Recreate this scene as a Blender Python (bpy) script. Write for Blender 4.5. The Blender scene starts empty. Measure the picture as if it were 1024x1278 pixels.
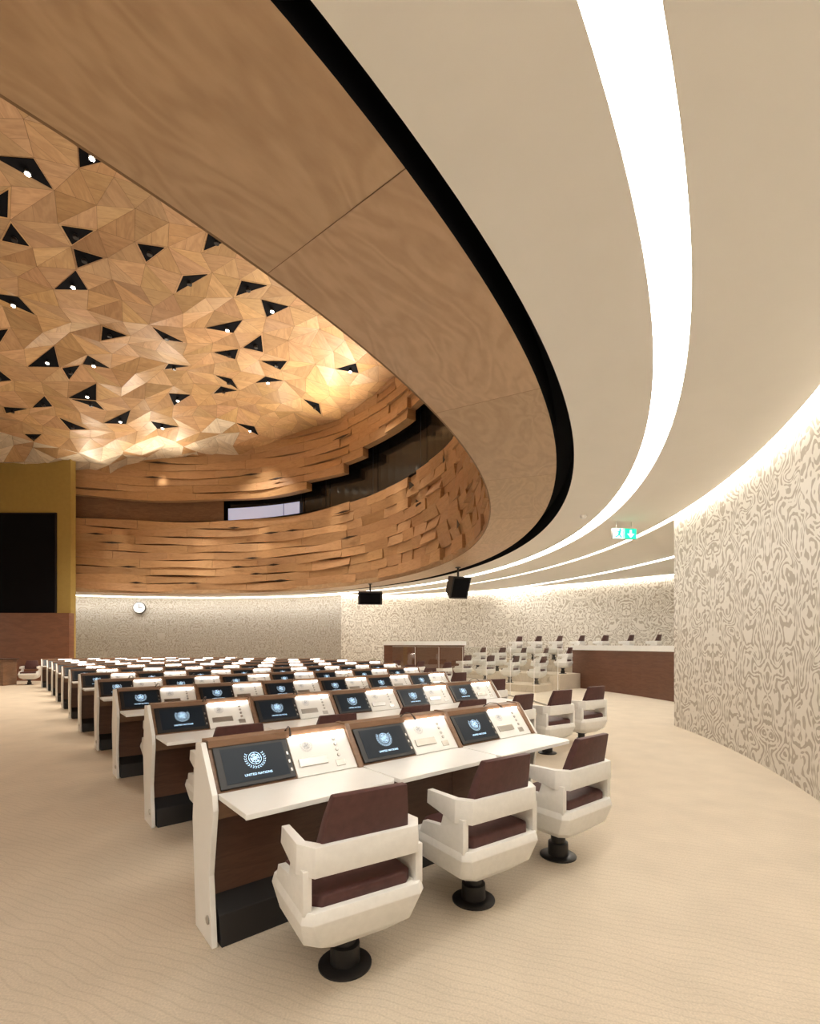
import bpy, bmesh, math, random
from mathutils import Vector, Matrix
from mathutils.bvhtree import BVHTree
random.seed(7)
S=bpy.context.scene
COL=S.collection
CX,CY=-10.1,10.0      # centre of the round hall
CEIL=3.8
sin,cos,pi=math.sin,math.cos,math.pi
def rad(d): return math.radians(d)

# ------------------------------------------------------------------ materials
def newmat(name):
    m=bpy.data.materials.new(name); m.use_nodes=True
    nt=m.node_tree; b=nt.nodes['Principled BSDF']
    return m,nt,b
def N(nt,t,**kw):
    n=nt.nodes.new(t)
    for k,v in kw.items():
        if k.startswith('i_'):
            n.inputs[k[2:].replace('_',' ')].default_value=v
        else: setattr(n,k,v)
    return n
def c4(c): return (c[0],c[1],c[2],1)
def plain(name,col,rough=.5,metal=0,var=.04,scale=6,bump=0,spec=.5):
    m,nt,b=newmat(name)
    tc=N(nt,'ShaderNodeTexCoord'); nz=N(nt,'ShaderNodeTexNoise',i_Scale=scale,i_Detail=3.0)
    nt.links.new(tc.outputs['Object'],nz.inputs['Vector'])
    cr=N(nt,'ShaderNodeValToRGB')
    cr.color_ramp.elements[0].position=.3; cr.color_ramp.elements[1].position=.7
    cr.color_ramp.elements[0].color=c4([max(0,x*(1-var)) for x in col]); cr.color_ramp.elements[1].color=c4([min(1,x*(1+var)) for x in col])
    nt.links.new(nz.outputs['Fac'],cr.inputs['Fac']); nt.links.new(cr.outputs['Color'],b.inputs['Base Color'])
    b.inputs['Roughness'].default_value=rough; b.inputs['Metallic'].default_value=metal; b.inputs['Specular IOR Level'].default_value=spec
    if bump:
        bp=N(nt,'ShaderNodeBump',i_Strength=bump,i_Distance=.01); nt.links.new(nz.outputs['Fac'],bp.inputs['Height']); nt.links.new(bp.outputs['Normal'],b.inputs['Normal'])
    return m
def emis(name,col,st):
    m,nt,b=newmat(name)
    b.inputs['Base Color'].default_value=c4(col)
    b.inputs['Emission Color'].default_value=c4(col); b.inputs['Emission Strength'].default_value=st
    return m
def wood(name,ca,cb,scale=(1,6,6),coord='Object',rough=.4,grain=3.0,tint=True,dist=1.5):
    m,nt,b=newmat(name)
    tc=N(nt,'ShaderNodeTexCoord'); mp=N(nt,'ShaderNodeMapping'); mp.inputs['Scale'].default_value=scale
    nt.links.new(tc.outputs[coord],mp.inputs['Vector'])
    vec=mp.outputs['Vector']
    if tint:
        at=N(nt,'ShaderNodeAttribute'); at.attribute_name='tint'
        sc=N(nt,'ShaderNodeVectorMath',operation='SCALE'); sc.inputs['Scale'].default_value=13.0
        nt.links.new(at.outputs['Vector'],sc.inputs[0])
        ad=N(nt,'ShaderNodeVectorMath',operation='ADD'); nt.links.new(vec,ad.inputs[0]); nt.links.new(sc.outputs['Vector'],ad.inputs[1]); vec=ad.outputs['Vector']
    nz=N(nt,'ShaderNodeTexNoise',i_Scale=1.0,i_Detail=2.0,i_Distortion=dist)
    nt.links.new(vec,nz.inputs['Vector'])
    mu=N(nt,'ShaderNodeMath',operation='MULTIPLY'); mu.inputs[1].default_value=grain*6.28
    nt.links.new(nz.outputs['Fac'],mu.inputs[0])
    si=N(nt,'ShaderNodeMath',operation='SINE'); nt.links.new(mu.outputs[0],si.inputs[0])
    fine=N(nt,'ShaderNodeTexNoise',i_Scale=9.0,i_Detail=4.0); nt.links.new(vec,fine.inputs['Vector'])
    mr=N(nt,'ShaderNodeMapRange'); mr.inputs['From Min'].default_value=-1; mr.inputs['From Max'].default_value=1
    mr.inputs['To Min'].default_value=.25; mr.inputs['To Max'].default_value=.6
    nt.links.new(si.outputs[0],mr.inputs['Value'])
    a2=N(nt,'ShaderNodeMath',operation='MULTIPLY_ADD'); a2.inputs[1].default_value=.7
    nt.links.new(fine.outputs['Fac'],a2.inputs[0]); 
    s2=N(nt,'ShaderNodeMath',operation='SUBTRACT'); s2.inputs[1].default_value=.3; nt.links.new(mr.outputs[0],s2.inputs[0]); nt.links.new(s2.outputs[0],a2.inputs[2])
    mx=N(nt,'ShaderNodeMix',data_type='RGBA'); mx.inputs['A'].default_value=c4(ca); mx.inputs['B'].default_value=c4(cb)
    nt.links.new(a2.outputs[0],mx.inputs['Factor'])
    out=mx.outputs['Result']
    if tint:
        m2=N(nt,'ShaderNodeMix',data_type='RGBA',blend_type='MULTIPLY'); m2.inputs['Factor'].default_value=1
        nt.links.new(out,m2.inputs['A']); nt.links.new(at.outputs['Color'],m2.inputs['B']); out=m2.outputs['Result']
    nt.links.new(out,b.inputs['Base Color']); b.inputs['Roughness'].default_value=rough
    return m

M_white=plain('white_lacquer',(.86,.85,.82),.35,var=.02)
M_chair=plain('white_leather',(.80,.785,.75),.5,var=.03,scale=30,bump=.05)
M_maroon=plain('maroon_leather',(.080,.029,.027),.55,var=.15,scale=25,bump=.1)
M_black=plain('black_paint',(.012,.011,.012),.4)
M_dark=plain('dark_void',(.006,.006,.008),.8,spec=.1)
M_display=plain('display_glass',(.018,.026,.038),.3,spec=.15)
M_metal=plain('brushed_metal',(.5,.48,.45),.3,1)
M_walnut=wood('walnut',(.065,.028,.018),(.13,.062,.037),(2,2,14),'Object',.35,2,False)
M_walnut2=wood('walnut_light',(.17,.09,.05),(.30,.175,.105),(2,2,10),'Object',.35,2,False)
M_walnut3=wood('walnut_counter',(.10,.04,.024),(.18,.08,.045),(2,2,14),'Object',.35,2,False)
M_soffit=wood('soffit_veneer',(.43,.275,.15),(.63,.435,.26),(.8,2.0,1),'UV',.38,6,True,1.6)
M_drum=wood('gallery_veneer',(.43,.25,.12),(.62,.385,.21),(1.2,6,1),'UV',.4,2.5)
M_dome=wood('ceiling_veneer',(.42,.25,.12),(.63,.405,.215),(.8,2.5,1),'UV',.42,3.0)
M_seam=plain('seam_dark',(.24,.14,.07),.7)
M_ceil=plain('ceiling_plaster',(.88,.85,.79),.8,var=.01,scale=3)
M_yellow=plain('ochre_wall',(.46,.33,.095),.7)
M_strip=emis('light_strip',(1,.965,.90),18)
M_cove=emis('cove_light',(1,.94,.83),12)
M_cove2=emis('cove_light_soft',(1,.93,.80),4.5)
M_lamp=emis('lamp_glow',(1,.9,.72),30)
M_led=emis('led_glow',(1,.96,.9),18)
M_logo=emis('screen_logo',(.50,.74,.98),1.45)
M_logog=plain('logo_grey',(.25,.27,.31),.5)
M_green=emis('sign_green',(.0,.62,.32),1.5)
M_signw=emis('sign_white',(.75,1,.88),1.5)
M_booth=emis('booth_light',(.58,.60,.78),.55)
M_glassdark=plain('dark_glazing',(.010,.010,.011),.12)
def mk_glass():
    m,nt,b=newmat('clear_glass'); nt.nodes.remove(b)
    o=nt.nodes.get('Material Output')
    tr=N(nt,'ShaderNodeBsdfTransparent'); gl=N(nt,'ShaderNodeBsdfGlossy'); gl.inputs['Roughness'].default_value=.03
    mx=N(nt,'ShaderNodeMixShader'); mx.inputs[0].default_value=.14
    tr.inputs['Color'].default_value=(.93,.95,.93,1)
    nt.links.new(tr.outputs[0],mx.inputs[1]); nt.links.new(gl.outputs[0],mx.inputs[2]); nt.links.new(mx.outputs[0],o.inputs[0])
    return m
M_glass=mk_glass()
def mk_pattern(name,f=1.0,con=1.0):
    m,nt,b=newmat(name); L=nt.links.new
    tc=N(nt,'ShaderNodeTexCoord'); sp=N(nt,'ShaderNodeSeparateXYZ'); L(tc.outputs['UV'],sp.inputs[0])
    pp=N(nt,'ShaderNodeMath',operation='PINGPONG'); pp.inputs[1].default_value=.85; L(sp.outputs['X'],pp.inputs[0])
    cb=N(nt,'ShaderNodeCombineXYZ'); L(pp.outputs[0],cb.inputs[0]); L(sp.outputs['Y'],cb.inputs[1])
    rowf=N(nt,'ShaderNodeMath',operation='DIVIDE'); rowf.inputs[1].default_value=1.7; L(sp.outputs['X'],rowf.inputs[0])
    fl=N(nt,'ShaderNodeMath',operation='FLOOR'); L(rowf.outputs[0],fl.inputs[0]); L(fl.outputs[0],cb.inputs[2])
    nz=N(nt,'ShaderNodeTexNoise',i_Scale=2.6,i_Detail=.6,i_Distortion=.5); L(cb.outputs[0],nz.inputs['Vector'])
    m1=N(nt,'ShaderNodeMath',operation='MULTIPLY'); m1.inputs[1].default_value=68; L(nz.outputs['Fac'],m1.inputs[0])
    m2=N(nt,'ShaderNodeMath',operation='MULTIPLY_ADD'); m2.inputs[1].default_value=48; L(pp.outputs[0],m2.inputs[0]); L(m1.outputs[0],m2.inputs[2])
    si=N(nt,'ShaderNodeMath',operation='SINE'); L(m2.outputs[0],si.inputs[0])
    n2=N(nt,'ShaderNodeTexNoise',i_Scale=13.0,i_Detail=.3); L(cb.outputs[0],n2.inputs['Vector'])
    ad=N(nt,'ShaderNodeMath',operation='MULTIPLY_ADD'); ad.inputs[1].default_value=4.6; ad.inputs[2].default_value=-1.85; L(n2.outputs['Fac'],ad.inputs[0])
    s=N(nt,'ShaderNodeMath',operation='ADD'); L(si.outputs[0],s.inputs[0]); L(ad.outputs[0],s.inputs[1])
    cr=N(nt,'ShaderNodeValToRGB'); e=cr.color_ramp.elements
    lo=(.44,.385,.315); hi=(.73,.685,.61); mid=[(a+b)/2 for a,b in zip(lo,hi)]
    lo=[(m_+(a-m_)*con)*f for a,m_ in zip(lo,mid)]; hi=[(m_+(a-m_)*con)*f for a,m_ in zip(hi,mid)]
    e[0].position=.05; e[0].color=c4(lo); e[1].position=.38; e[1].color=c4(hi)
    L(s.outputs[0],cr.inputs['Fac']); L(cr.outputs['Color'],b.inputs['Base Color'])
    bp=N(nt,'ShaderNodeBump',i_Strength=.5,i_Distance=.012); L(cr.outputs['Color'],bp.inputs['Height']); L(bp.outputs['Normal'],b.inputs['Normal'])
    b.inputs['Roughness'].default_value=.7
    return m
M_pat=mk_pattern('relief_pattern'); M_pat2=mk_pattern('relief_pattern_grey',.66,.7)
def mk_carpet():
    m,nt,b=newmat('carpet'); L=nt.links.new
    tc=N(nt,'ShaderNodeTexCoord'); mp=N(nt,'ShaderNodeMapping'); mp.inputs['Rotation'].default_value=(0,0,rad(-68)); L(tc.outputs['Object'],mp.inputs[0])
    wv=N(nt,'ShaderNodeTexWave',i_Scale=6.5,i_Distortion=8.0,i_Detail=1.0); wv.inputs['Detail Scale'].default_value=.4; L(mp.outputs[0],wv.inputs['Vector'])
    nz=N(nt,'ShaderNodeTexNoise',i_Scale=110.0,i_Detail=3.0); L(tc.outputs['Object'],nz.inputs['Vector'])
    n3=N(nt,'ShaderNodeTexNoise',i_Scale=2.6,i_Detail=8.0); L(tc.outputs['Object'],n3.inputs['Vector'])
    cr=N(nt,'ShaderNodeValToRGB'); e=cr.color_ramp.elements
    e[0].position=.0; e[0].color=(.575,.49,.38,1); e[1].position=.14; e[1].color=(.63,.54,.425,1); L(wv.outputs['Fac'],cr.inputs['Fac'])
    def mul(a,bn,lo,hi):
        mr=N(nt,'ShaderNodeMapRange'); mr.inputs['From Min'].default_value=.3; mr.inputs['From Max'].default_value=.7; mr.inputs['To Min'].default_value=lo; mr.inputs['To Max'].default_value=hi; L(bn,mr.inputs['Value'])
        mx=N(nt,'ShaderNodeMix',data_type='RGBA',blend_type='MULTIPLY'); mx.inputs['Factor'].default_value=1; L(a,mx.inputs['A']); L(mr.outputs[0],mx.inputs['B']); return mx.outputs['Result']
    o=mul(cr.outputs['Color'],nz.outputs['Fac'],.88,1.08); o=mul(o,n3.outputs['Fac'],.93,1.04)
    L(o,b.inputs['Base Color']); b.inputs['Roughness'].default_value=.95
    bp=N(nt,'ShaderNodeBump',i_Strength=.25,i_Distance=.003); L(nz.outputs['Fac'],bp.inputs['Height']); L(bp.outputs['Normal'],b.inputs['Normal'])
    return m
M_carpet=mk_carpet()

# ------------------------------------------------------------------ mesh tools
class MB:
    def __init__(s): s.v=[];s.f=[];s.uv=[];s.t=[];s.m=[]
    def face(s,pts,uv=None,t=(1,1,1),m=0):
        b=len(s.v); s.v+= [tuple(p) for p in pts]; s.f.append(tuple(range(b,b+len(pts))))
        s.uv.append(uv or [(p[0],p[1]) for p in pts]); s.t.append(t); s.m.append(m)
    def box(s,x0,x1,y0,y1,z0,z1,m=0):
        p=[(x0,y0,z0),(x1,y0,z0),(x1,y1,z0),(x0,y1,z0),(x0,y0,z1),(x1,y0,z1),(x1,y1,z1),(x0,y1,z1)]
        for q in ((3,2,1,0),(4,5,6,7),(0,1,5,4),(1,2,6,5),(2,3,7,6),(3,0,4,7)): s.face([p[i] for i in q],m=m)
    def prism(s,prof,x0,x1,axis='x',m=0):
        def P(a,b,c):
            return (c,a,b) if axis=='x' else ((a,c,b) if axis=='y' else (a,b,c))
        n=len(prof)
        s.face([P(a,b,x0) for a,b in prof],m=m); s.face([P(a,b,x1) for a,b in prof][::-1],m=m)
        for i in range(n):
            a=prof[i];b=prof[(i+1)%n]
            s.face([P(a[0],a[1],x0),P(a[0],a[1],x1),P(b[0],b[1],x1),P(b[0],b[1],x0)],m=m)
    def loft(s,rings,m=0,cap=True):
        n=len(rings[0])
        for r0,r1 in zip(rings,rings[1:]):
            for i in range(n):
                j=(i+1)%n; s.face([r0[i],r0[j],r1[j],r1[i]],m=m)
        if cap: s.face(rings[0][::-1],m=m); s.face(rings[-1],m=m)
    def cyl(s,c,prof,n=24,m=0):
        s.loft([[(c[0]+r*cos(2*pi*i/n),c[1]+r*sin(2*pi*i/n),c[2]+z) for i in range(n)] for r,z in prof],m=m)
    def mesh(s,name,mats,bevel=0,smooth=False,tint=False,merge=True,xf=None):
        me=bpy.data.meshes.new(name); me.from_pydata(s.v,[],s.f)
        for mt in (mats if isinstance(mats,(list,tuple)) else [mats]): me.materials.append(mt)
        uvl=me.uv_layers.new(name='UVMap'); k=0
        for fi,f in enumerate(s.f):
            for j in range(len(f)): uvl.data[k].uv=s.uv[fi][j]; k+=1
        for i,p in enumerate(me.polygons): p.material_index=s.m[i]
        if tint:
            ca=me.color_attributes.new('tint','FLOAT_COLOR','CORNER'); k=0
            for fi,f in enumerate(s.f):
                for j in range(len(f)): ca.data[k].color=(*s.t[fi],1); k+=1
        bm=bmesh.new(); bm.from_mesh(me)
        if merge: bmesh.ops.remove_doubles(bm,verts=bm.verts,dist=.0004); bmesh.ops.recalc_face_normals(bm,faces=bm.faces)
        if bevel:
            es=[e for e in bm.edges if len(e.link_faces)==2 and e.calc_face_angle(0)>.3]
            bmesh.ops.bevel(bm,geom=es,offset=bevel,segments=2,affect='EDGES',profile=.5)
        if xf: bm.transform(xf)
        bm.to_mesh(me); bm.free()
        if smooth:
            for p in me.polygons: p.use_smooth=True
            try: me.set_sharp_from_angle(angle=rad(28))
            except Exception: pass
        return me
def obj(name,me,parent=None,**props):
    o=bpy.data.objects.new(name,me); COL.objects.link(o)
    if parent: o.parent=parent
    for k,v in props.items(): o[k]=v
    return o
def struct(name,me,label=None):
    o=obj(name,me,kind='structure')
    if label: o['label']=label; o['category']=name.split('_')[0]
    return o
def P(r,th,z): return (CX+r*cos(rad(th)),CY+r*sin(rad(th)),z)
def arc(mb,r0,z0,r1,z1,t0,t1,step=1.5,flip=False,m=0,t=(1,1,1)):
    n=max(1,int(abs(t1-t0)/step)); 
    R_=lambda r,a: r(a) if callable(r) else r
    for i in range(n):
        a=t0+(t1-t0)*i/n; b=t0+(t1-t0)*(i+1)/n
        r0a,r0b,r1a,r1b=R_(r0,a),R_(r0,b),R_(r1,a),R_(r1,b)
        rm=(r0a+r1a)/2; ua=rad(a)*rm; ub=rad(b)*rm
        if abs(r1a-r0a)>abs(z1-z0): va,vb=r0a,r1a
        else: va,vb=z0,z1
        q=[P(r0a,a,z0),P(r0b,b,z0),P(r1b,b,z1),P(r1a,a,z1)]; uv=[(ua,va),(ub,va),(ub,vb),(ua,vb)]
        if flip: q=q[::-1]; uv=uv[::-1]
        mb.face(q,uv,t,m)

# ------------------------------------------------------------------ room shell
mb=MB(); mb.face([(-34,-12,0),(18,-12,0),(18,34,0),(-34,34,0)]); struct('floor',mb.mesh('floor',M_carpet,merge=False))
mb=MB()
strips=[(13.53,13.77),(14.89,15.02),(17.17,17.36)]
edges=[12.79]+[x for s in strips for x in s]+[30]
for i in range(0,len(edges),2):
    arc(mb,edges[i],CEIL,edges[i+1],CEIL,-200,160,1.0)
for a,b in strips:
    for r in (a,b): arc(mb,r,CEIL,r,CEIL+.05,-200,160,1.0)
struct('ceiling',mb.mesh('ceiling',M_ceil,merge=False))
for k,(a,b) in enumerate(strips):
    mb=MB(); arc(mb,a,CEIL+.03,b,CEIL+.03,-200,160,1.0,flip=True)
    o=struct('trim_%d'%(k+1),mb.mesh('light_channel',M_cove if k==1 else M_strip,merge=False))
def rout(a):
    ks=[(-220,12.70),(-40,12.70),(-28,12.64),(-15,12.56),(0,12.50),(25,12.44),(60,12.5),(160,12.6)]
    for (a0,r0),(a1,r1) in zip(ks,ks[1:]):
        if a<=a1: return r0+(r1-r0)*(a-a0)/(a1-a0)
    return 12.6
SE=114.5
mb=MB(); arc(mb,rout,CEIL-.03,rout,CEIL+.3,-200,SE,1.0); arc(mb,12.3,CEIL+.30,12.82,CEIL+.30,-200,SE,1.0)
arc(mb,12.785,CEIL-.003,12.785,CEIL+.3,-200,SE,1.0)
struct('trim_4',mb.mesh('shadow_gap',M_dark,merge=False))
mb=MB()
th=-203.8
while th<SE-.1:
    w=10.4; g=.012
    tt=random.uniform(.88,1.06); tt=(tt,tt*random.uniform(.97,1.01),tt*random.uniform(.94,1.01))
    t1=min(th+w,SE)
    arc(mb,11.62,CEIL-.03,rout,CEIL-.03,th+g,t1-g,1.0,t=tt)
    th=t1
arc(mb,11.60,CEIL-.028,rout,CEIL-.022,-200,SE,1.0,m=1)
arc(mb,11.62,CEIL-.03,11.62,CEIL+.15,-200,SE,1.0,t=(1,1,1))
struct('ceiling_soffit',mb.mesh('soffit',[M_soffit,M_seam],tint=True,merge=False))
mb=MB()
arc(mb,15.02,0,15.02,CEIL+.1,-4.3,-205,1.5); arc(mb,15.5,0,15.5,CEIL+.1,-4.3,-205,1.5)
mb.face([P(15.02,-4.3,0),P(15.5,-4.3,0),P(15.5,-4.3,CEIL+.1),P(15.02,-4.3,CEIL+.1)],[(0,0),(.5,0),(.5,3.8),(0,3.8)])
struct('wall_right',mb.mesh('wall_right',M_pat,merge=False))
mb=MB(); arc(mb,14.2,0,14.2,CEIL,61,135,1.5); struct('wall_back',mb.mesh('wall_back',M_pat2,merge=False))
pts=[(-3.25,22.45),(-.45,22.6),(2.9,21.0),(5.9,18.8),(8.7,16.0),(11,13),(13,9),(14,4),(12,-1)]
def crom(p,n=8):
    out=[]
    for i in range(len(p)-1):
        a=p[max(i-1,0)];b=p[i];c=p[i+1];d=p[min(i+2,len(p)-1)]
        for k in range(n):
            t=k/n
            out.append(tuple(.5*((2*b[j])+(-a[j]+c[j])*t+(2*a[j]-5*b[j]+4*c[j]-d[j])*t*t+(-a[j]+3*b[j]-3*c[j]+d[j])*t**3) for j in (0,1)))
    out.append(p[-1]); return out
cp=crom(pts)
mb=MB(); u=0
for a,b in zip(cp,cp[1:]):
    l=math.dist(a,b); mb.face([(a[0],a[1],0),(b[0],b[1],0),(b[0],b[1],CEIL),(a[0],a[1],CEIL)],[(u,0),(u+l,0),(u+l,CEIL),(u,CEIL)]); u+=l
struct('wall_gallery_side',mb.mesh('wall_side',M_pat,merge=False))
mb=MB()
for a,b in zip(cp,cp[1:]):
    d=(Vector(b)-Vector(a)).normalized(); nrm=Vector((d.y,-d.x)); 
    if nrm.dot(Vector((CX,CY))-Vector(a))<0: nrm=-nrm
    A=Vector(a);B=Vector(b)
    mb.face([(*(A+nrm*.04),CEIL-.012),(*(B+nrm*.04),CEIL-.012),(*(B+nrm*.15),CEIL-.012),(*(A+nrm*.15),CEIL-.012)])
struct('trim_5',mb.mesh('cove',M_cove,merge=False))
mb=MB(); arc(mb,14.06,CEIL-.012,14.14,CEIL-.012,61,135,1.5); struct('trim_7',mb.mesh('cove_soft',M_cove2,merge=False))

# ------------------------------------------------------------------ hall drum
mb=MB(); arc(mb,12.45,CEIL+.1,12.45,12.6,-200,160,3); struct('wall_drum',mb.mesh('wall_drum',M_walnut2,merge=False))
def rnd(a,b): return random.uniform(a,b)
TEND=115.0
def band(name,z0,z1,nrow,keep=lambda th,z:True):
    mb=MB(); h=(z1-z0)/nrow; R0=11.66
    for j in range(nrow):
        ph=[rnd(0,6.28) for _ in range(4)]; f=[rnd(.13,.22) for _ in range(4)]
        th=-24.0-rnd(0,3)
        while th<TEND:
            smooth=th>46
            w=rnd(10,17) if smooth else (rnd(4.5,7) if th>30 else rnd(3.0,5.2))
            t1=min(th+w,TEND); g=.03
            mid=(th+t1)/2
            if not keep(mid,z0+(j+.5)*h): th=t1; continue
            tv=rnd(.88,1.08); t=(tv,tv*rnd(.96,1.0),tv*rnd(.93,1.0))
            fade=min(1,max(.4,(56-th)/32))
            if not smooth: a1=rnd(0,.15)*fade; a2=a1+rnd(-.05,.05)*fade; a3=rnd(0,.15)*fade; a4=a3+rnd(-.05,.05)*fade
            n=max(1,int((t1-th)/1.2))
            prev=None
            for k in range(n+1):
                s=k/n; a=th+g+(t1-th-2*g)*s
                if smooth:
                    ob=.05+.04*sin(a*f[0]+ph[0]); ot=.04+.04*sin(a*f[1]+ph[1])
                    zb=z0+j*h+.035*sin(a*f[2]*1.5+ph[2])+.004; zt=z0+(j+1)*h+.035*sin(a*f[3]*1.5+ph[3])-.0
                else:
                    ob=a1+(a2-a1)*s; ot=a3+(a4-a3)*s
                    zb=z0+j*h+.004; zt=z0+(j+1)*h-.004
                cur=(P(R0-ob,a,zb),P(R0-ot,a,zt),P(R0+.25,a,zb),P(R0+.25,a,zt),a)
                if prev:
                    ua,ub=rad(prev[4])*R0,rad(a)*R0
                    mb.face([prev[0],cur[0],cur[1],prev[1]],[(ua,zb),(ub,zb),(ub,zt),(ua,zt)],t)
                    mb.face([prev[1],cur[1],cur[3],prev[3]],[(ua,zt),(ub,zt),(ub,zt+.2),(ua,zt+.2)],t)
                    mb.face([prev[0],cur[0],cur[2],prev[2]],[(ua,zb),(ub,zb),(ub,zb+.2),(ua,zb+.2)],t)
                if k in (0,n):
                    mb.face([cur[0],cur[1],cur[3],cur[2]],[(0,0),(0,h),(.2,h),(.2,0)],t)
                prev=cur
            th=t1
    for _ in range(22):
        a0=rnd(-10,109); w=rnd(3,6); z=z0+random.randint(1,nrow-1)*h
        if a0+w>TEND-.5 or not keep(a0,z-.5) or not keep(a0+w,z-.5): continue
        RR=R0-.15
        if a0<44:
            w=rnd(1.2,2.6); mb.face([P(RR,a0,z-.1),P(RR,a0+w*.8,z+.12),P(RR,a0+w*.8,z-.14)],None,(.04,.04,.04))
        else: mb.face([P(RR,a0,z),P(RR,a0+w*.5,z-.04),P(RR,a0+w,z),P(RR,a0+w*.5,z+.05)],None,(.05,.04,.04))
    struct(name,mb.mesh(name,M_drum,tint=True,merge=False))
band('wall_gallery_parapet',CEIL+.08,7.0,9)
def keepup(th,z):
    lo=8.0
    if th<66: lo=8.0+min(1.35,(66-th)/40*1.35)
    return z-.2>lo-.25
band('wall_gallery_frieze',7.95,11.25,10,keepup)
mb=MB(); arc(mb,11.9,7.0,11.9,8.1,82,TEND,1.5); struct('wall_gallery_panel',mb.mesh('gallery_panel',M_walnut2,merge=False))
mb=MB(); arc(mb,12.2,6.6,12.2,11.3,-30,TEND,2); struct('window_1',mb.mesh('gallery_glazing',M_glassdark,merge=False))
mb=MB(); arc(mb,12.1,7.05,12.1,7.70,64.0,81.5,1.5); struct('window_2',mb.mesh('booth_window',M_booth,merge=False))
mb=MB()
for a in [16,30,44,57,63.5,81.9]:
    mb.face([P(12.08,a-.08,6.9),P(12.08,a+.08,6.9),P(12.08,a+.08,10.5),P(12.08,a-.08,10.5)])
mb.face([P(12.08,68-.07,7.05),P(12.08,68+.07,7.05),P(12.08,68+.07,7.7),P(12.08,68-.07,7.7)])
arc(mb,11.6,7.02,12.1,7.02,-20,TEND,2)
struct('trim_6',mb.mesh('gallery_mullions',M_black,merge=False))

# ------------------------------------------------------------------ dome of folded veneer panels
def zdome(x,y):
    r=math.hypot(x-CX,y-CY)
    return 10.65-.0085*min(x*x,185)*(1 if x<0 else 0)+.85*(1-(r/11.6)**2)+.24*sin(x*.8+1)*cos(y*.7)
cell=.70; ang=rad(20); ca,sa=cos(ang),sin(ang)
grid={}
for i in range(-20,21):
    for j in range(-20,21):
        gx=(i+rnd(-.11,.11)+.25*(j%2))*cell*1.08; gy=(j+rnd(-.11,.11))*cell*.94
        x=CX+gx*ca-gy*sa; y=CY+gx*sa+gy*ca
        r=math.hypot(x-CX,y-CY)
        edge=(y>16 and r>9.3 and x<-7.5)
        if r<12.9: grid[i,j]=(x,y,zdome(x,y)+rnd(-.095,.095)*(2.2 if edge else 1))
tris=[]
for (i,j) in grid:
    q=[(i,j),(i+1,j),(i+1,j+1),(i,j+1)]
    if all(k in grid for k in q):
        a,b,c,d=[grid[k] for k in q]
        if random.random()<.6: tris+= [(a,b,d),(b,c,d)]
        else: tris+= [(a,b,c),(a,c,d)]
def inset(tri,k):
    c=sum((Vector(p) for p in tri),Vector())/3
    return [tuple(c+(Vector(p)-c)*k) for p in tri]
mb=MB()
for t in tris:
    e=(Vector(t[1])-Vector(t[0])).normalized(); n=(Vector(t[1])-Vector(t[0])).cross(Vector(t[2])-Vector(t[0])).normalized(); f=n.cross(e)
    ins=inset(t,.986)
    tv=rnd(.82,1.12); tint=(tv,tv*rnd(.94,1.02),tv*rnd(.88,1.02))
    cc=sum((Vector(p) for p in t),Vector())/3; rr=math.hypot(cc.x-CX,cc.y-CY)
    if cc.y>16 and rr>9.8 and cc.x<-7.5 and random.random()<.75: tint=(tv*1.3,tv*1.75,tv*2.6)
    o=Vector(t[0])
    uvf=lambda p:((Vector(p)-o).dot(e),(Vector(p)-o).dot(f))
    m1=tuple((Vector(ins[0])+Vector(ins[2]))/2); m2=tuple((Vector(ins[1])+Vector(ins[2]))/2)
    m1b=tuple(Vector(m1)+(Vector(ins[0])-Vector(ins[2])).normalized()*.006); m2b=tuple(Vector(m2)+(Vector(ins[1])-Vector(ins[2])).normalized()*.006)
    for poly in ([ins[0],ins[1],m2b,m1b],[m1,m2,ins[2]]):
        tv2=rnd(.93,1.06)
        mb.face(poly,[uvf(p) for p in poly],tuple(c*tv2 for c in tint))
    back=[tuple(Vector(p)+Vector((0,0,.012))) for p in t]
    mb.face(back,[uvf(p) for p in back],(1,1,1),1)
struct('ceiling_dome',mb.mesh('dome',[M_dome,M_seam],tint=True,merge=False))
mb=MB(); arc(mb,.1,15.0,12.45,12.6,-200,160,6); struct('ceiling_roof',mb.mesh('roof',M_dark,merge=False))
bvh=BVHTree.FromPolygons([p for t in tris for p in t],[(3*i,3*i+1,3*i+2) for i in range(len(tris))])
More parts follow.
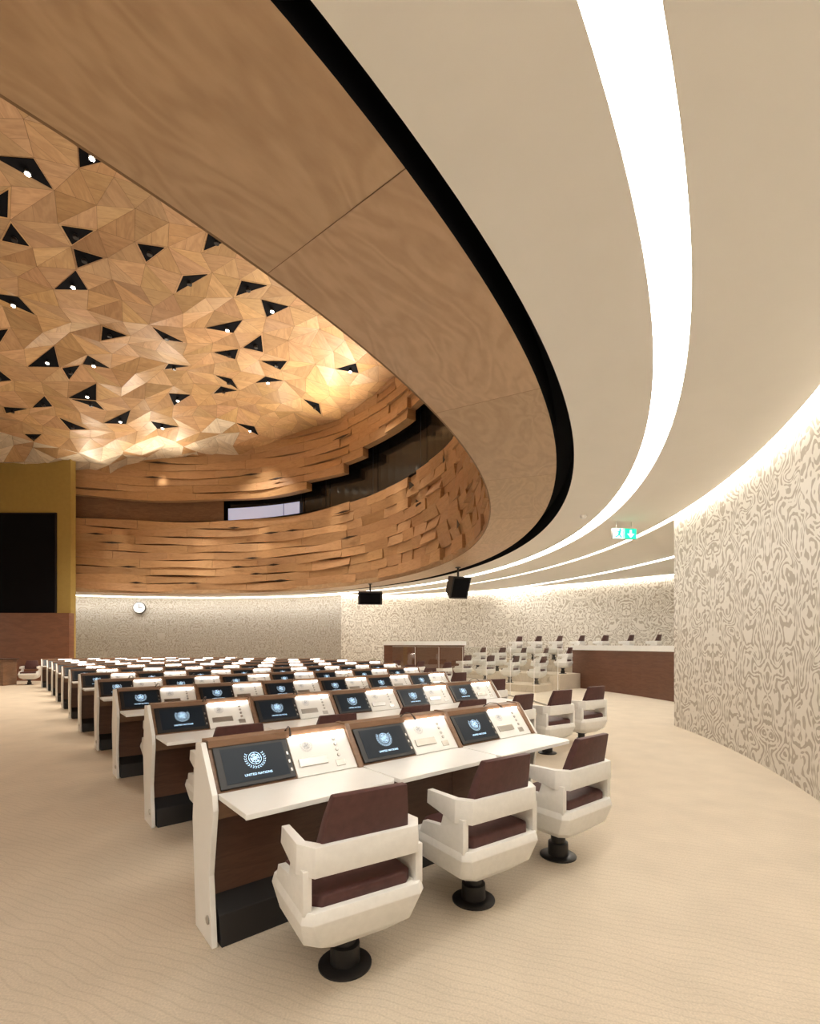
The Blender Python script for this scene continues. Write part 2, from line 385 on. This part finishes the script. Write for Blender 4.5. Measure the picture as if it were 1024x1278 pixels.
# sight lines (bearing, elevation) of the openings surveyed in the dome
ops=[(60,225,1),(128,200,1),(4,265,0),(10,300,0),(100,290,0),(178,309,0),(110,328,0),(242,347,0),(87,358,1),(305,360,0),(25,378,1),(337,388,1),(127,411,0),(264,409,1),(205,422,0),(315,425,0),(3,412,0),(60,441,1),(133,458,1),(85,466,0),(288,447,0),(352,462,0),(228,457,0),(441,455,1),(280,471,0),(328,474,1),(10,474,0),(270,488,0),(387,500,0),(228,496,1),(57,496,0),(115,487,1),(152,521,1),(205,530,1),(300,529,1),(90,532,0),(45,545,0),(15,512,0),(120,508,0),(280,300,0)]
used=set()
for px,py,lit in ops:
    d=Vector(((px-512)/600,1,(804-py)/600)).normalized()
    hit=bvh.ray_cast(Vector((0,0,1.5)),d)
    if hit[0] is None or hit[2] in used: continue
    used.add(hit[2]); t=tris[hit[2]]; c=sum((Vector(p) for p in t),Vector())/3
    n=hit[1].normalized()
    if n.z>0: n=-n
    e=bpy.data.objects.new('ceiling_spotlight',None); COL.objects.link(e); e.location=c; e.empty_display_size=.2
    e['label']='black triangular recess in folded wood ceiling'+(' with a lit spotlight' if lit else ', lamp off'); e['category']='ceiling light'; e['group']='triangular spotlight recesses in the wood ceiling'
    mb=MB(); k=.92 if lit else .80
    tri=[Vector(p)-c for p in inset(t,k)]
    lo=[tuple(p+n*.012) for p in tri]; up=[tuple(p+Vector((0,0,.01))) for p in tri]
    mb.loft([up,lo]); obj('recess',mb.mesh('recess',M_dark),e)
    z=n*.05
    mb=MB(); mb.cyl((z.x,z.y,z.z-.03),[(.04,.05),(.06,.02),(.06,-.03),(.0,-.03)],12); obj('lamp_housing',mb.mesh('lamp_housing',M_black),e)
    if lit:
        mb=MB(); mb.cyl((z.x,z.y,z.z-.065),[(.04,0),(.05,-.012),(.025,-.03)],12); obj('lamp',mb.mesh('lamp',M_lamp),e)
        ld=bpy.data.lights.new('spot','SPOT'); ld.energy=560; ld.color=(1,.9,.76); ld.spot_size=rad(95); ld.spot_blend=.7; ld.shadow_soft_size=.08
        lo_=bpy.data.objects.new('spot',ld); COL.objects.link(lo_); lo_.parent=e; lo_.location=(z.x,z.y,z.z-.16)
def spot(loc,tgt,en,size,blend=.9,col=(1,.88,.70)):
    ld=bpy.data.lights.new('added_spot','SPOT'); ld.energy=en; ld.color=col; ld.spot_size=rad(size); ld.spot_blend=blend; ld.shadow_soft_size=.12
    o=bpy.data.objects.new('added_spot',ld); COL.objects.link(o); o.location=loc
    o.rotation_euler=(Vector(tgt)-Vector(loc)).to_track_quat('-Z','Y').to_euler(); return o
for th,en in ((44,950),(28,380),(66,200),(91,430),(106,160),(-30,240),(-75,200),(-120,180),(5,230),(-170,180)):  # spots without fixtures, added below the dome to brighten its underside
    p=P(10.7,th,7.8 if abs(th-60)<60 else 7.0); q=P(8.0,th,11.0); spot(p,q,en,130)
for th,z,en in ((86,5.3,260),(72,5.7,280),(104,5.3,260),(52,6.2,220),(95,8.8,110),(33,5.9,220)):  # narrow spots aimed down, added for the light pools on the gallery cladding
    spot(P(10.3,th,9.0),P(11.6,th,z),en,20,.8)

# stage wall and podium
mb=MB(); mb.box(-25,-14.12,20,20.3,0,10.8); struct('wall_stage',mb.mesh('wall_stage',M_yellow))
mb=MB(); mb.box(-25,-13.98,19.7,20.0,0,2.78); struct('wall_stage_base',mb.mesh('stage_base',wood('podium_wood',(.17,.065,.035),(.28,.12,.06),(1,1,5),'Object',.4,2,False)))
e=bpy.data.objects.new('projection_screen',None); COL.objects.link(e); e.location=(-17.5,19.95,4.85)
e['label']='large black projection screen on the ochre stage wall'; e['category']='screen'
mb=MB(); mb.box(-4,2.75,-.02,.04,-2.05,2.05); obj('screen_surface',mb.mesh('screen_surface',M_dark),e)
mb=MB(); mb.box(-4.06,2.81,-.0,.05,-2.11,-2.05); mb.box(-4.06,2.81,-.0,.05,2.05,2.11); mb.box(2.75,2.81,0,.05,-2.05,2.05); obj('frame',mb.mesh('frame',M_black),e)

# ------------------------------------------------------------------ emblem
def emblem(mb,R,ox=0,oy=0,z=0):
    def ring(r,w,n=28,a0=0,a1=2*pi):
        for i in range(n):
            a=a0+(a1-a0)*i/n;b=a0+(a1-a0)*(i+1)/n
            mb.face([(ox+(r-w)*cos(a),oy+(r-w)*sin(a),z),(ox+r*cos(a),oy+r*sin(a),z),(ox+r*cos(b),oy+r*sin(b),z),(ox+(r-w)*cos(b),oy+(r-w)*sin(b),z)])
    oy=oy+R*.10
    for q in (.64,.43,.22): ring(R*q,R*.045)
    for k in range(4):
        a=k*pi/4; d=Vector((cos(a),sin(a))); n=Vector((-d.y,d.x))*R*.02
        q=[d*R*.64+n,-d*R*.64+n,-d*R*.64-n,d*R*.64-n]; mb.face([(ox+v.x,oy+v.y,z) for v in q])
    for a0,r0 in ((.5,.36),(1.9,.40),(3.5,.36),(5.3,.42)):
        cx,cy_=ox+R*r0*cos(a0),oy+R*r0*sin(a0)
        mb.face([(cx+R*.10*cos(t)*(1+.3*sin(3*t+a0)),cy_+R*.08*sin(t),z) for t in [2*pi*i/10 for i in range(10)]])
    for s in (-1,1):
        for k in range(9):
            a=-pi/2+s*(.12+k*.25); r=R*.92
            for off,tilt in ((.09,.6),(-.06,-.6)):
                c=Vector(((r+off*R)*cos(a),(r+off*R)*sin(a))); t=a+s*pi/2+s*(-tilt); d=Vector((cos(t),sin(t)))*R*.11; n=Vector((-d.y,d.x))*.33
                q=[c+d,c+n,c-d,c-n]; mb.face([(ox+v.x,oy+v.y,z) for v in q])
def textmesh(body,size,name,mat):
    cu=bpy.data.curves.new('t','FONT'); cu.body=body; cu.size=size; cu.align_x='CENTER'; cu.align_y='CENTER'; cu.extrude=.0003
    o=bpy.data.objects.new('t',cu); COL.objects.link(o)
    dg=bpy.context.evaluated_depsgraph_get(); me=bpy.data.meshes.new_from_object(o.evaluated_get(dg)); me.name=name
    me.materials.clear(); me.materials.append(mat); bpy.data.objects.remove(o); return me

# ------------------------------------------------------------------ desk template meshes (x = along row, y = forward, z up)
W=.87
prof=[(0,0),(.27,0),(.33,.56),(.27,.975),(.185,.985),(.0,.755),(-.015,.68),(.05,.34)]
def endmesh(x0,x1): 
    mb=MB(); mb.prism(prof,x0,x1); return mb.mesh('end_panel',M_white,bevel=.003)
E_left=endmesh(-.030,-.002); E_right=endmesh(W+.002,W+.030)
mb=MB(); mb.cyl((0,0,0),[(.022,0),(.022,.006),(.016,.008),(.014,.004)],20)
E_light=mb.mesh('marker_ring',M_metal,smooth=True,xf=Matrix.Translation((-.030,.06,.12))@Matrix.Rotation(-pi/2,4,'Y'))
mb=MB(); mb.prism([(.0,-.355),(W-.05,-.355),(W-.006,-.31),(W-.006,.03),(.006,.03),(.006,-.35)],.724,.75,axis='z')
D_top=mb.mesh('worktop',M_white,bevel=.003)
mb=MB(); mb.prism([(.02,.745),(.185,.965),(.27,.965),(.31,.62),(.03,.62)],.003,W-.003)
mb.prism([(-.005,.752),(.168,.998),(.278,.998),(.275,.96),(.2,.955),(.03,.745)],W-.034,W-.003)
mb.prism([(.163,.955),(.168,.992),(.276,.992),(.28,.955)],.003,W-.003)
D_con=mb.mesh('console',M_walnut2,bevel=.002)
mb=MB(); mb.prism([(.11,.02),(.14,.02),(.14,.70),(.11,.70)],.002,W-.002); D_mod=mb.mesh('modesty_panel',M_walnut,bevel=.002)
mb=MB(); mb.prism([(.27,.02),(.30,.02),(.33,.56),(.28,.965),(.272,.965),(.315,.56)],.002,W-.002); D_back=mb.mesh('back_panel',M_white)
mb=MB(); mb.prism([(-.02,0),(.26,0),(.24,.12),(.12,.22),(.02,.14)],.01,W-.01); D_pl=mb.mesh('plinth',M_black,bevel=.003)
tilt=math.atan2(.22,.165)
FR=Matrix.Translation((0,.02,.747))@Matrix.Rotation(tilt,4,'X')
mb=MB(); mb.box(.02,.43,.014,.25,.0,.016); D_bez=mb.mesh('screen',M_black,bevel=.003,xf=FR)
mb=MB(); mb.box(.055,.40,.035,.232,.0155,.0175); D_scr=mb.mesh('display',M_display,xf=FR)
mb=MB()
for k in range(3): mb.box(.410,.420,.05+.05*k,.068+.05*k,.0155,.018)
D_key=mb.mesh('side_key',M_metal,xf=FR)
mb=MB(); mb.box(.44,W-.036,.004,.262,.0,.010); D_ctl=mb.mesh('control_panel',M_white,bevel=.002,xf=FR)
mb=MB(); emblem(mb,.056,.2275,.152,.0182); D_emb=mb.mesh('emblem',M_logo,merge=False,xf=FR)
tm=textmesh('UNITED NATIONS',.0185,'screen_text',M_logo); tm.transform(FR@Matrix.Translation((.2275,.068,.0182)))
mb=MB(); emblem(mb,.038,.545,.185,.0108); D_emb2=mb.mesh('emblem',M_logog,merge=False,xf=FR)
mb=MB(); mb.box(.47,.65,.06,.11,.010,.018); mb.box(.70,.76,.03,.07,.01,.014); D_plate=mb.mesh('nameplate',M_metal,bevel=.002,xf=FR)
mb=MB()
for k in range(4): mb.cyl((.735,.10+.036*k,.010),[(.011,0),(.011,.004),(.008,.006)],12)
D_but=mb.mesh('button',M_metal,xf=FR)
mb=MB(); mb.prism([(.150,.955),(.150,.963),(.166,.963),(.166,.955)],.46,W-.05); D_led=mb.mesh('reading_light',M_led)
def tube(path,r,n=8):
    mb=MB(); rings=[]
    for i,p in enumerate(path):
        p=Vector(p); d=(Vector(path[min(i+1,len(path)-1)])-Vector(path[max(i-1,0)])).normalized()
        a=d.cross(Vector((0,1,.3))).normalized(); b=d.cross(a); rr=r[i] if isinstance(r,list) else r
        rings.append([tuple(p+a*rr*cos(2*pi*k/n)+b*rr*sin(2*pi*k/n)) for k in range(n)])
    mb.loft(rings); return mb
mp=[(.450,.20,.99),(.448,.19,1.0),(.43,.12,1.03),(.39,.02,1.04),(.36,-.05,1.025),(.345,-.08,1.015)]
D_mic=tube(mp,[.008,.003,.0028,.0028,.006,.006]).mesh('microphone',M_black,smooth=True)
desk_parts=[('worktop',D_top),('console',D_con),('modesty_panel',D_mod),('back_panel',D_back),('plinth',D_pl),('screen',D_bez),('control_panel',D_ctl),('reading_light',D_led),('microphone',D_mic)]
sub={'screen':[('display',D_scr),('side_key',D_key),('emblem',D_emb),('lettering',tm)],'control_panel':[('emblem',D_emb2),('nameplate',D_plate),('button',D_but)]}

ROT=math.atan2(.64,.768); RX=Vector((.768,.64,0)); AY=Vector((-.64,.768,0))
origins=[(-.95,2.38),(-2.08,3.93),(-3.25,5.38),(-4.38,6.78),(-5.6,8.2),(-6.8,9.65),(-8.0,11.1),(-9.2,12.55),(-10.4,14.0),(-11.6,15.4),(-12.7,16.6)]
counts=[3,5,6,7,8,9,9,9,8,7,5]; chairs=[3,7,7,8,9,10,10,9,8,7,5]
def place_empty(name,loc,rz,**pr):
    e=bpy.data.objects.new(name,None); COL.objects.link(e); e.empty_display_size=.2; e.location=loc; e.rotation_euler=(0,0,rz)
    for k,v in pr.items(): e[k]=v
    return e
def build_desk(loc,rz,**pr):
    e=place_empty('conference_desk',loc,rz,**pr)
    for n,me in desk_parts:
        o=obj(n,me,e)
        if n in sub:
            for sn,sm in sub[n]: obj(sn,sm,o)
    return e
def copy_tree(src,loc,rz):
    c=src.copy(); COL.objects.link(c); c.location=loc; c.rotation_euler=(0,0,rz)
    for ch in src.children:
        d=ch.copy(); d.parent=c; COL.objects.link(d)
        for g in ch.children:
            h=g.copy(); h.parent=d; COL.objects.link(h)
    return c
def octo(w,d,z,c,oy=0):
    w/=2;d/=2
    return [(-w+c,-d+oy,z),(w-c,-d+oy,z),(w,-d+c+oy,z),(w,d-c+oy,z),(w-c,d+oy,z),(-w+c,d+oy,z),(-w,d-c+oy,z),(-w,-d+c+oy,z)]
XC=Matrix.Diagonal((.93,.90,1,1))
def shell_mesh():
    mb=MB()
    mb.loft([octo(.36,.32,.205,.05,-.02),octo(.57,.49,.27,.06,-.02),octo(.625,.55,.38,.04,-.02),octo(.605,.53,.425,.04,-.02)])
    for s in (-1,1):
        x0,x1=sorted((s*.264,s*.304))
        mb.prism([(-.26,.41),(.17,.41),(.13,.49),(-.05,.51),(-.08,.59),(-.26,.59)],x0,x1)
    out=[(-.302,.09),(-.318,-.20),(-.262,-.29),(.262,-.29),(.318,-.20),(.302,.09),(.262,.09),(.272,-.18),(.22,-.25),(-.22,-.25),(-.272,-.18),(-.262,.09)]
    lo=[(x,y,.565+(.035 if y>0 else 0)) for x,y in out]; hi=[(x*.985,y,.688-(.012 if y>0 else 0)) for x,y in out]
    n=len(out)
    for i in range(n):
        j=(i+1)%n; mb.face([lo[i],lo[j],hi[j],hi[i]])
    for R_ in (lo,hi):
        for q in ((0,1,10,11),(1,2,9,10),(2,3,8,9),(3,4,7,8),(4,5,6,7)): mb.face([R_[k] for k in q])
    return mb.mesh('shell',M_chair,bevel=.003,smooth=True,xf=XC)
C_shell=shell_mesh()
mb=MB(); mb.loft([octo(.51,.48,.41,.04,-.01),octo(.51,.48,.468,.04,-.01),octo(.47,.44,.48,.04,-.01)]); C_seat=mb.mesh('seat',M_maroon,bevel=.006,smooth=True,xf=XC)
def back_mesh():
    mb=MB(); rings=[]
    for z,w,y0,y1 in ((.575,.42,-.245,-.175),(.67,.45,-.258,-.188),(.79,.415,-.29,-.23),(.89,.37,-.32,-.27)):
        rings.append([(-w/2,y0,z),(w/2,y0,z),(w/2,y1,z),(-w/2,y1,z)])
    mb.loft(rings); return mb.mesh('backrest',M_maroon,bevel=.010,smooth=True,xf=XC)
C_back=back_mesh()
mb=MB(); mb.cyl((0,0,0),[(.125,0),(.125,.008),(.115,.014),(.07,.018),(.068,.10),(.05,.105),(.05,.17),(.075,.175),(.075,.215)],32); C_ped=mb.mesh('pedestal',M_black,smooth=True)
def build_chair(loc,rz,**pr):
    e=place_empty('conference_chair',loc,rz,**pr)
    for n,me in (('shell',C_shell),('seat',C_seat),('backrest',C_back),('pedestal',C_ped)): obj(n,me,e)
    return e
dl='walnut and white desk station with tilted screen'
cl='white faceted swivel armchair with maroon back on black pedestal'
desk0=None; chair0=None; ends=[]
for k,(ox,oy) in enumerate(origins):
    O=Vector((ox,oy,0))
    for i in range(counts[k]):
        loc=O+RX*(i*W)
        if desk0 is None: d=desk0=build_desk(loc,ROT,label=dl,category='desk',group='conference desks in rows')
        else: d=copy_tree(desk0,loc,ROT)
        d['label']=dl+(' and white end panel' if i in (0,counts[k]-1) else ' and gooseneck microphone')
        if i==0: ends.append((d,0))
        if i==counts[k]-1: ends.append((d,1))
for d,s in ends:
    if s==0:
        ep=obj('end_panel',E_left,d); obj('marker_ring',E_light,ep)
    else: obj('end_panel',E_right,d)
for k,(ox,oy) in enumerate(origins):
    O=Vector((ox,oy,0))
    for i in range(chairs[k]):
        rr=random.uniform(-.14,.03) if k else (-.15,-.09,-.03)[i]
        loc=O+RX*((i+.5)*W)-AY*.47
        if k==0: loc+=Vector(((.01,-.04,0),(.02,-.03,0),(.03,0,0))[i])
        if chair0 is None: c=chair0=build_chair(loc,ROT+rr,label=cl,category='chair',group='conference armchairs behind the desks')
        else: c=copy_tree(chair0,loc,ROT+rr)

# ------------------------------------------------------------------ raised side gallery
def plat(name,pl,z):
    mb=MB(); mb.prism(pl,0,z,axis='z'); return struct(name,mb.mesh(name,M_carpet))
plat('floor_platform_low',[(1.2,17.0),(3.9,14.8),(4.6,15.5),(2.0,18.3)],.22)
plat('floor_platform',[(1.9,18.4),(4.9,15.7),(6.0,16.6),(3.2,19.4)],.5)
plat('floor_platform_upper',[(3.5,19.2),(6.2,17.2),(7.6,13.6),(9.6,13.9),(7.5,17.0),(4.2,20.0)],.92)
def line_chairs(p0,p1,n,z,rz,grp,lab):
    for i in range(n):
        t=i/(n-1); x=p0[0]+(p1[0]-p0[0])*t; y=p0[1]+(p1[1]-p0[1])*t
        c=copy_tree(chair0,(x,y,z),rz+random.uniform(-.1,.1)); c['group']=grp; c['label']=lab
line_chairs((-.7,18.4),(1.1,16.5),3,0,ROT+.15,'armchairs by the glass balustrade','white armchair with maroon back by the glass balustrade')
line_chairs((1.9,17.4),(4.05,15.4),4,.22,ROT+.15,'armchairs on the side platform','white armchair with maroon back behind the glass balustrade')
line_chairs((2.6,18.45),(5.2,16.35),5,.5,ROT+.25,'armchairs on the side platform','white armchair with maroon back on the side platform')
line_chairs((4.15,19.15),(7.8,15.55),7,.92,ROT+.1,'armchairs on the upper side platform','white armchair with maroon back by the patterned wall')
def counter(name,pl,h,lab):
    e=place_empty(name,(pl[0][0],pl[0][1],0),0,label=lab,category='counter')
    c=crom(pl,6); o=Vector(pl[0])
    def strip(off0,off1,z0,z1,nm,mat):
        mb=MB(); L=[];Rr=[]
        for i,a in enumerate(c):
            a=Vector(a); d=(Vector(c[min(i+1,len(c)-1)])-Vector(c[max(i-1,0)])).normalized(); n=Vector((-d.y,d.x))
            L.append(a+n*off0-o); Rr.append(a+n*off1-o)
        rings=[[(l.x,l.y,z0),(r.x,r.y,z0),(r.x,r.y,z1),(l.x,l.y,z1)] for l,r in zip(L,Rr)]
        mb.loft(rings); obj(nm,mb.mesh(nm,mat),e)
    strip(-.05,.05,0,h-.16,'panel',M_walnut3); strip(-.18,.10,h-.16,h,'worktop',M_white)
counter('gallery_counter',[(6.95,12.4),(6.6,14.2),(5.75,16.9)],1.46,'curved walnut counter front with thick white top')
counter('gallery_counter',[(2.1,18.9),(1.2,19.7),(-1.1,20.6)],1.62,'walnut counter front with white top near the patterned wall')
for i in range(7):
    a=4.5+i*6.0; p=Vector(P(13.55,a,0)); q=Vector(P(13.55,a+5.7,0)); d=(q-p); L=d.length; rz=math.atan2(d.y,d.x)
    e=place_empty('glass_balustrade',p,rz,label='frameless clear glass balustrade panel in a metal floor channel',category='balustrade',group='glass balustrade panels around the seating')
    mb=MB(); mb.face([(0,0,.03),(L,0,.03),(L,0,1.40),(0,0,1.40)]); obj('glass_pane',mb.mesh('pane',M_glass),e)
    mb=MB(); mb.box(0,L,-.02,.02,0,.04); obj('channel',mb.mesh('channel',M_metal),e)
    mb=MB(); mb.box(0,.012,-.006,.006,.04,1.40); mb.box(0,L,-.006,.006,1.40,1.412); obj('edge_trim',mb.mesh('edge_trim',M_white),e)

# ------------------------------------------------------------------ small fittings
def speaker(loc,rz,w,h,d,lab):
    e=place_empty('ceiling_speaker',loc,rz,label=lab,category='loudspeaker')
    mb=MB(); mb.prism([(-d/2,-h/2),(d/2,-h/2*.7),(d/2,h/2*.7),(-d/2,h/2)],-w/2,w/2); me=mb.mesh('cabinet',M_black,bevel=.01,xf=Matrix.Rotation(.45,4,'X')); obj('cabinet',me,e)
    mb=MB(); mb.box(-w*.42,w*.42,-d/2-.012,-d/2-.002,-h*.42,h*.42); obj('grille',mb.mesh('grille',M_dark,xf=Matrix.Rotation(.45,4,'X')),e)
    mb=MB(); mb.cyl((0,0,0),[(.03,h*.3),(.03,CEIL-.05-loc[2])],12); mb.cyl((0,0,CEIL-.05-loc[2]),[(.08,0),(.08,.02)],16); obj('bracket',mb.mesh('bracket',M_black),e)
speaker((1.42,14.2,3.22),.35,.58,.68,.35,'black loudspeaker hung on a rod beneath the wood rim')
speaker((-1.5,18.1,3.28),.1,.9,.5,.35,'wide black loudspeaker hung beneath the wood rim')
e=place_empty('exit_sign',(4.02,9.0,3.57),rad(8),label='green and white emergency exit sign hanging from the ceiling',category='sign')
mb=MB(); mb.box(-.24,.24,0,.05,-.1,.1); obj('housing',mb.mesh('housing',M_metal,bevel=.004),e)
mb=MB(); mb.box(-.235,-.005,-.006,-.001,-.095,.095); obj('pictogram_panel',mb.mesh('pictogram_panel',M_signw),e)
mb=MB(); mb.box(.005,.235,-.006,-.001,-.095,.095); obj('arrow_panel',mb.mesh('arrow_panel',M_green),e)
y=-.009
mb=MB()
def fl(pts,k=1,ox=0): mb.face([((a-ox)*k+ox,y,b*k) for a,b in pts])
fl([(.10,.07),(.14,.07),(.14,-.0),(.19,-.0),(.12,-.08),(.05,-.0),(.10,-.0)]); obj('arrow',mb.mesh('arrow',M_signw,merge=False),e)
mb=MB(); K=1.25; O_=-.12
fl([(-.10+.016*cos(t),.058+.016*sin(t)) for t in [2*pi*i/10 for i in range(10)]],K,O_)
fl([(-.125,.04),(-.085,.045),(-.095,-.01),(-.135,-.01)],K,O_); fl([(-.13,-.01),(-.10,-.01),(-.065,-.06),(-.085,-.07),(-.115,-.03)],K,O_); fl([(-.13,-.01),(-.115,-.03),(-.15,-.055),(-.18,-.055),(-.18,-.035),(-.15,-.035)],K,O_)
fl([(-.09,.045),(-.06,.01),(-.05,.015),(-.085,.055)],K,O_); fl([(-.12,.04),(-.15,.03),(-.16,.0),(-.15,.0),(-.14,.02),(-.12,.025)],K,O_); fl([(-.05,-.075),(-.035,-.075),(-.035,.075),(-.05,.075)],K,O_)
obj('running_figure',mb.mesh('running_figure',M_green,merge=False),e)
mb=MB()
for x in (-.15,.15): mb.cyl((x,.025,0),[(.006,.1),(.006,CEIL-3.57)],8)
obj('hanger',mb.mesh('hanger',M_metal),e)
e=place_empty('smoke_detector',(3.1,8.6,CEIL),0,label='small round white smoke detector on the ceiling',category='smoke detector')
mb=MB(); mb.cyl((0,0,0),[(.06,0),(.06,-.025),(.04,-.05),(.01,-.055)],24); obj('detector_body',mb.mesh('detector_body',M_white,smooth=True),e)
thc=100
for t in range(610,1350):
    p=P(14.1,t/10,3.4)
    if abs(512+600*p[0]/p[1]-175)<1.2: thc=t/10
p=P(14.12,thc,3.30)
e=place_empty('wall_clock',p,rad(thc-90),label='round white wall clock with black hands on the patterned wall',category='clock')
RXm=Matrix.Rotation(pi/2,4,'X')
mb=MB(); mb.cyl((0,0,0),[(.29,-.03),(.29,.03),(.27,.035),(.265,.03)],32); obj('clock_rim',mb.mesh('clock_rim',M_black,xf=RXm),e)
mb=MB(); mb.cyl((0,0,0),[(.26,.03),(.26,.04)],32); obj('clock_face',mb.mesh('clock_face',M_white,xf=RXm),e)
mb=MB(); mb.box(-.012,.012,-.05,-.045,-.02,.2); mb.box(-.02,.14,-.05,-.045,-.012,.012); obj('hand',mb.mesh('hand',M_black),e)
e=place_empty('podium_table',(-15.2,17.6,0),0,label='dark presenter table with equipment beside the stage',category='table')
mb=MB(); mb.box(-.9,.6,-.35,.35,.93,.98); obj('tabletop',mb.mesh('tabletop',M_walnut,bevel=.005),e)
mb=MB(); mb.box(-.85,.55,-.3,.3,0,.93); obj('cabinet',mb.mesh('cabinet',M_walnut2,bevel=.005),e)
mb=MB(); mb.box(-.5,.1,-.2,.1,.98,1.06); obj('equipment',mb.mesh('equipment',M_black,bevel=.01),e)
c=copy_tree(chair0,(-14.1,17.8,0),rad(200)); c['label']='white armchair with maroon back beside the presenter table'; c['group']='presenter chair'

# ------------------------------------------------------------------ world, camera
w=bpy.data.worlds.new('w'); S.world=w; w.use_nodes=True; w.node_tree.nodes['Background'].inputs[0].default_value=(1,.9,.75,1); w.node_tree.nodes['Background'].inputs[1].default_value=.03
cam=bpy.data.cameras.new('camera'); co=bpy.data.objects.new('camera',cam); COL.objects.link(co); S.camera=co
co.location=(0,0,1.5); co.rotation_euler=(pi/2,0,0)
cam.sensor_fit='HORIZONTAL'; cam.sensor_width=36; cam.lens=36*600/1024; cam.shift_y=165/1024; cam.clip_start=.05; cam.clip_end=200
S.view_settings.view_transform='Standard'; S.view_settings.look='None'; S.view_settings.exposure=0
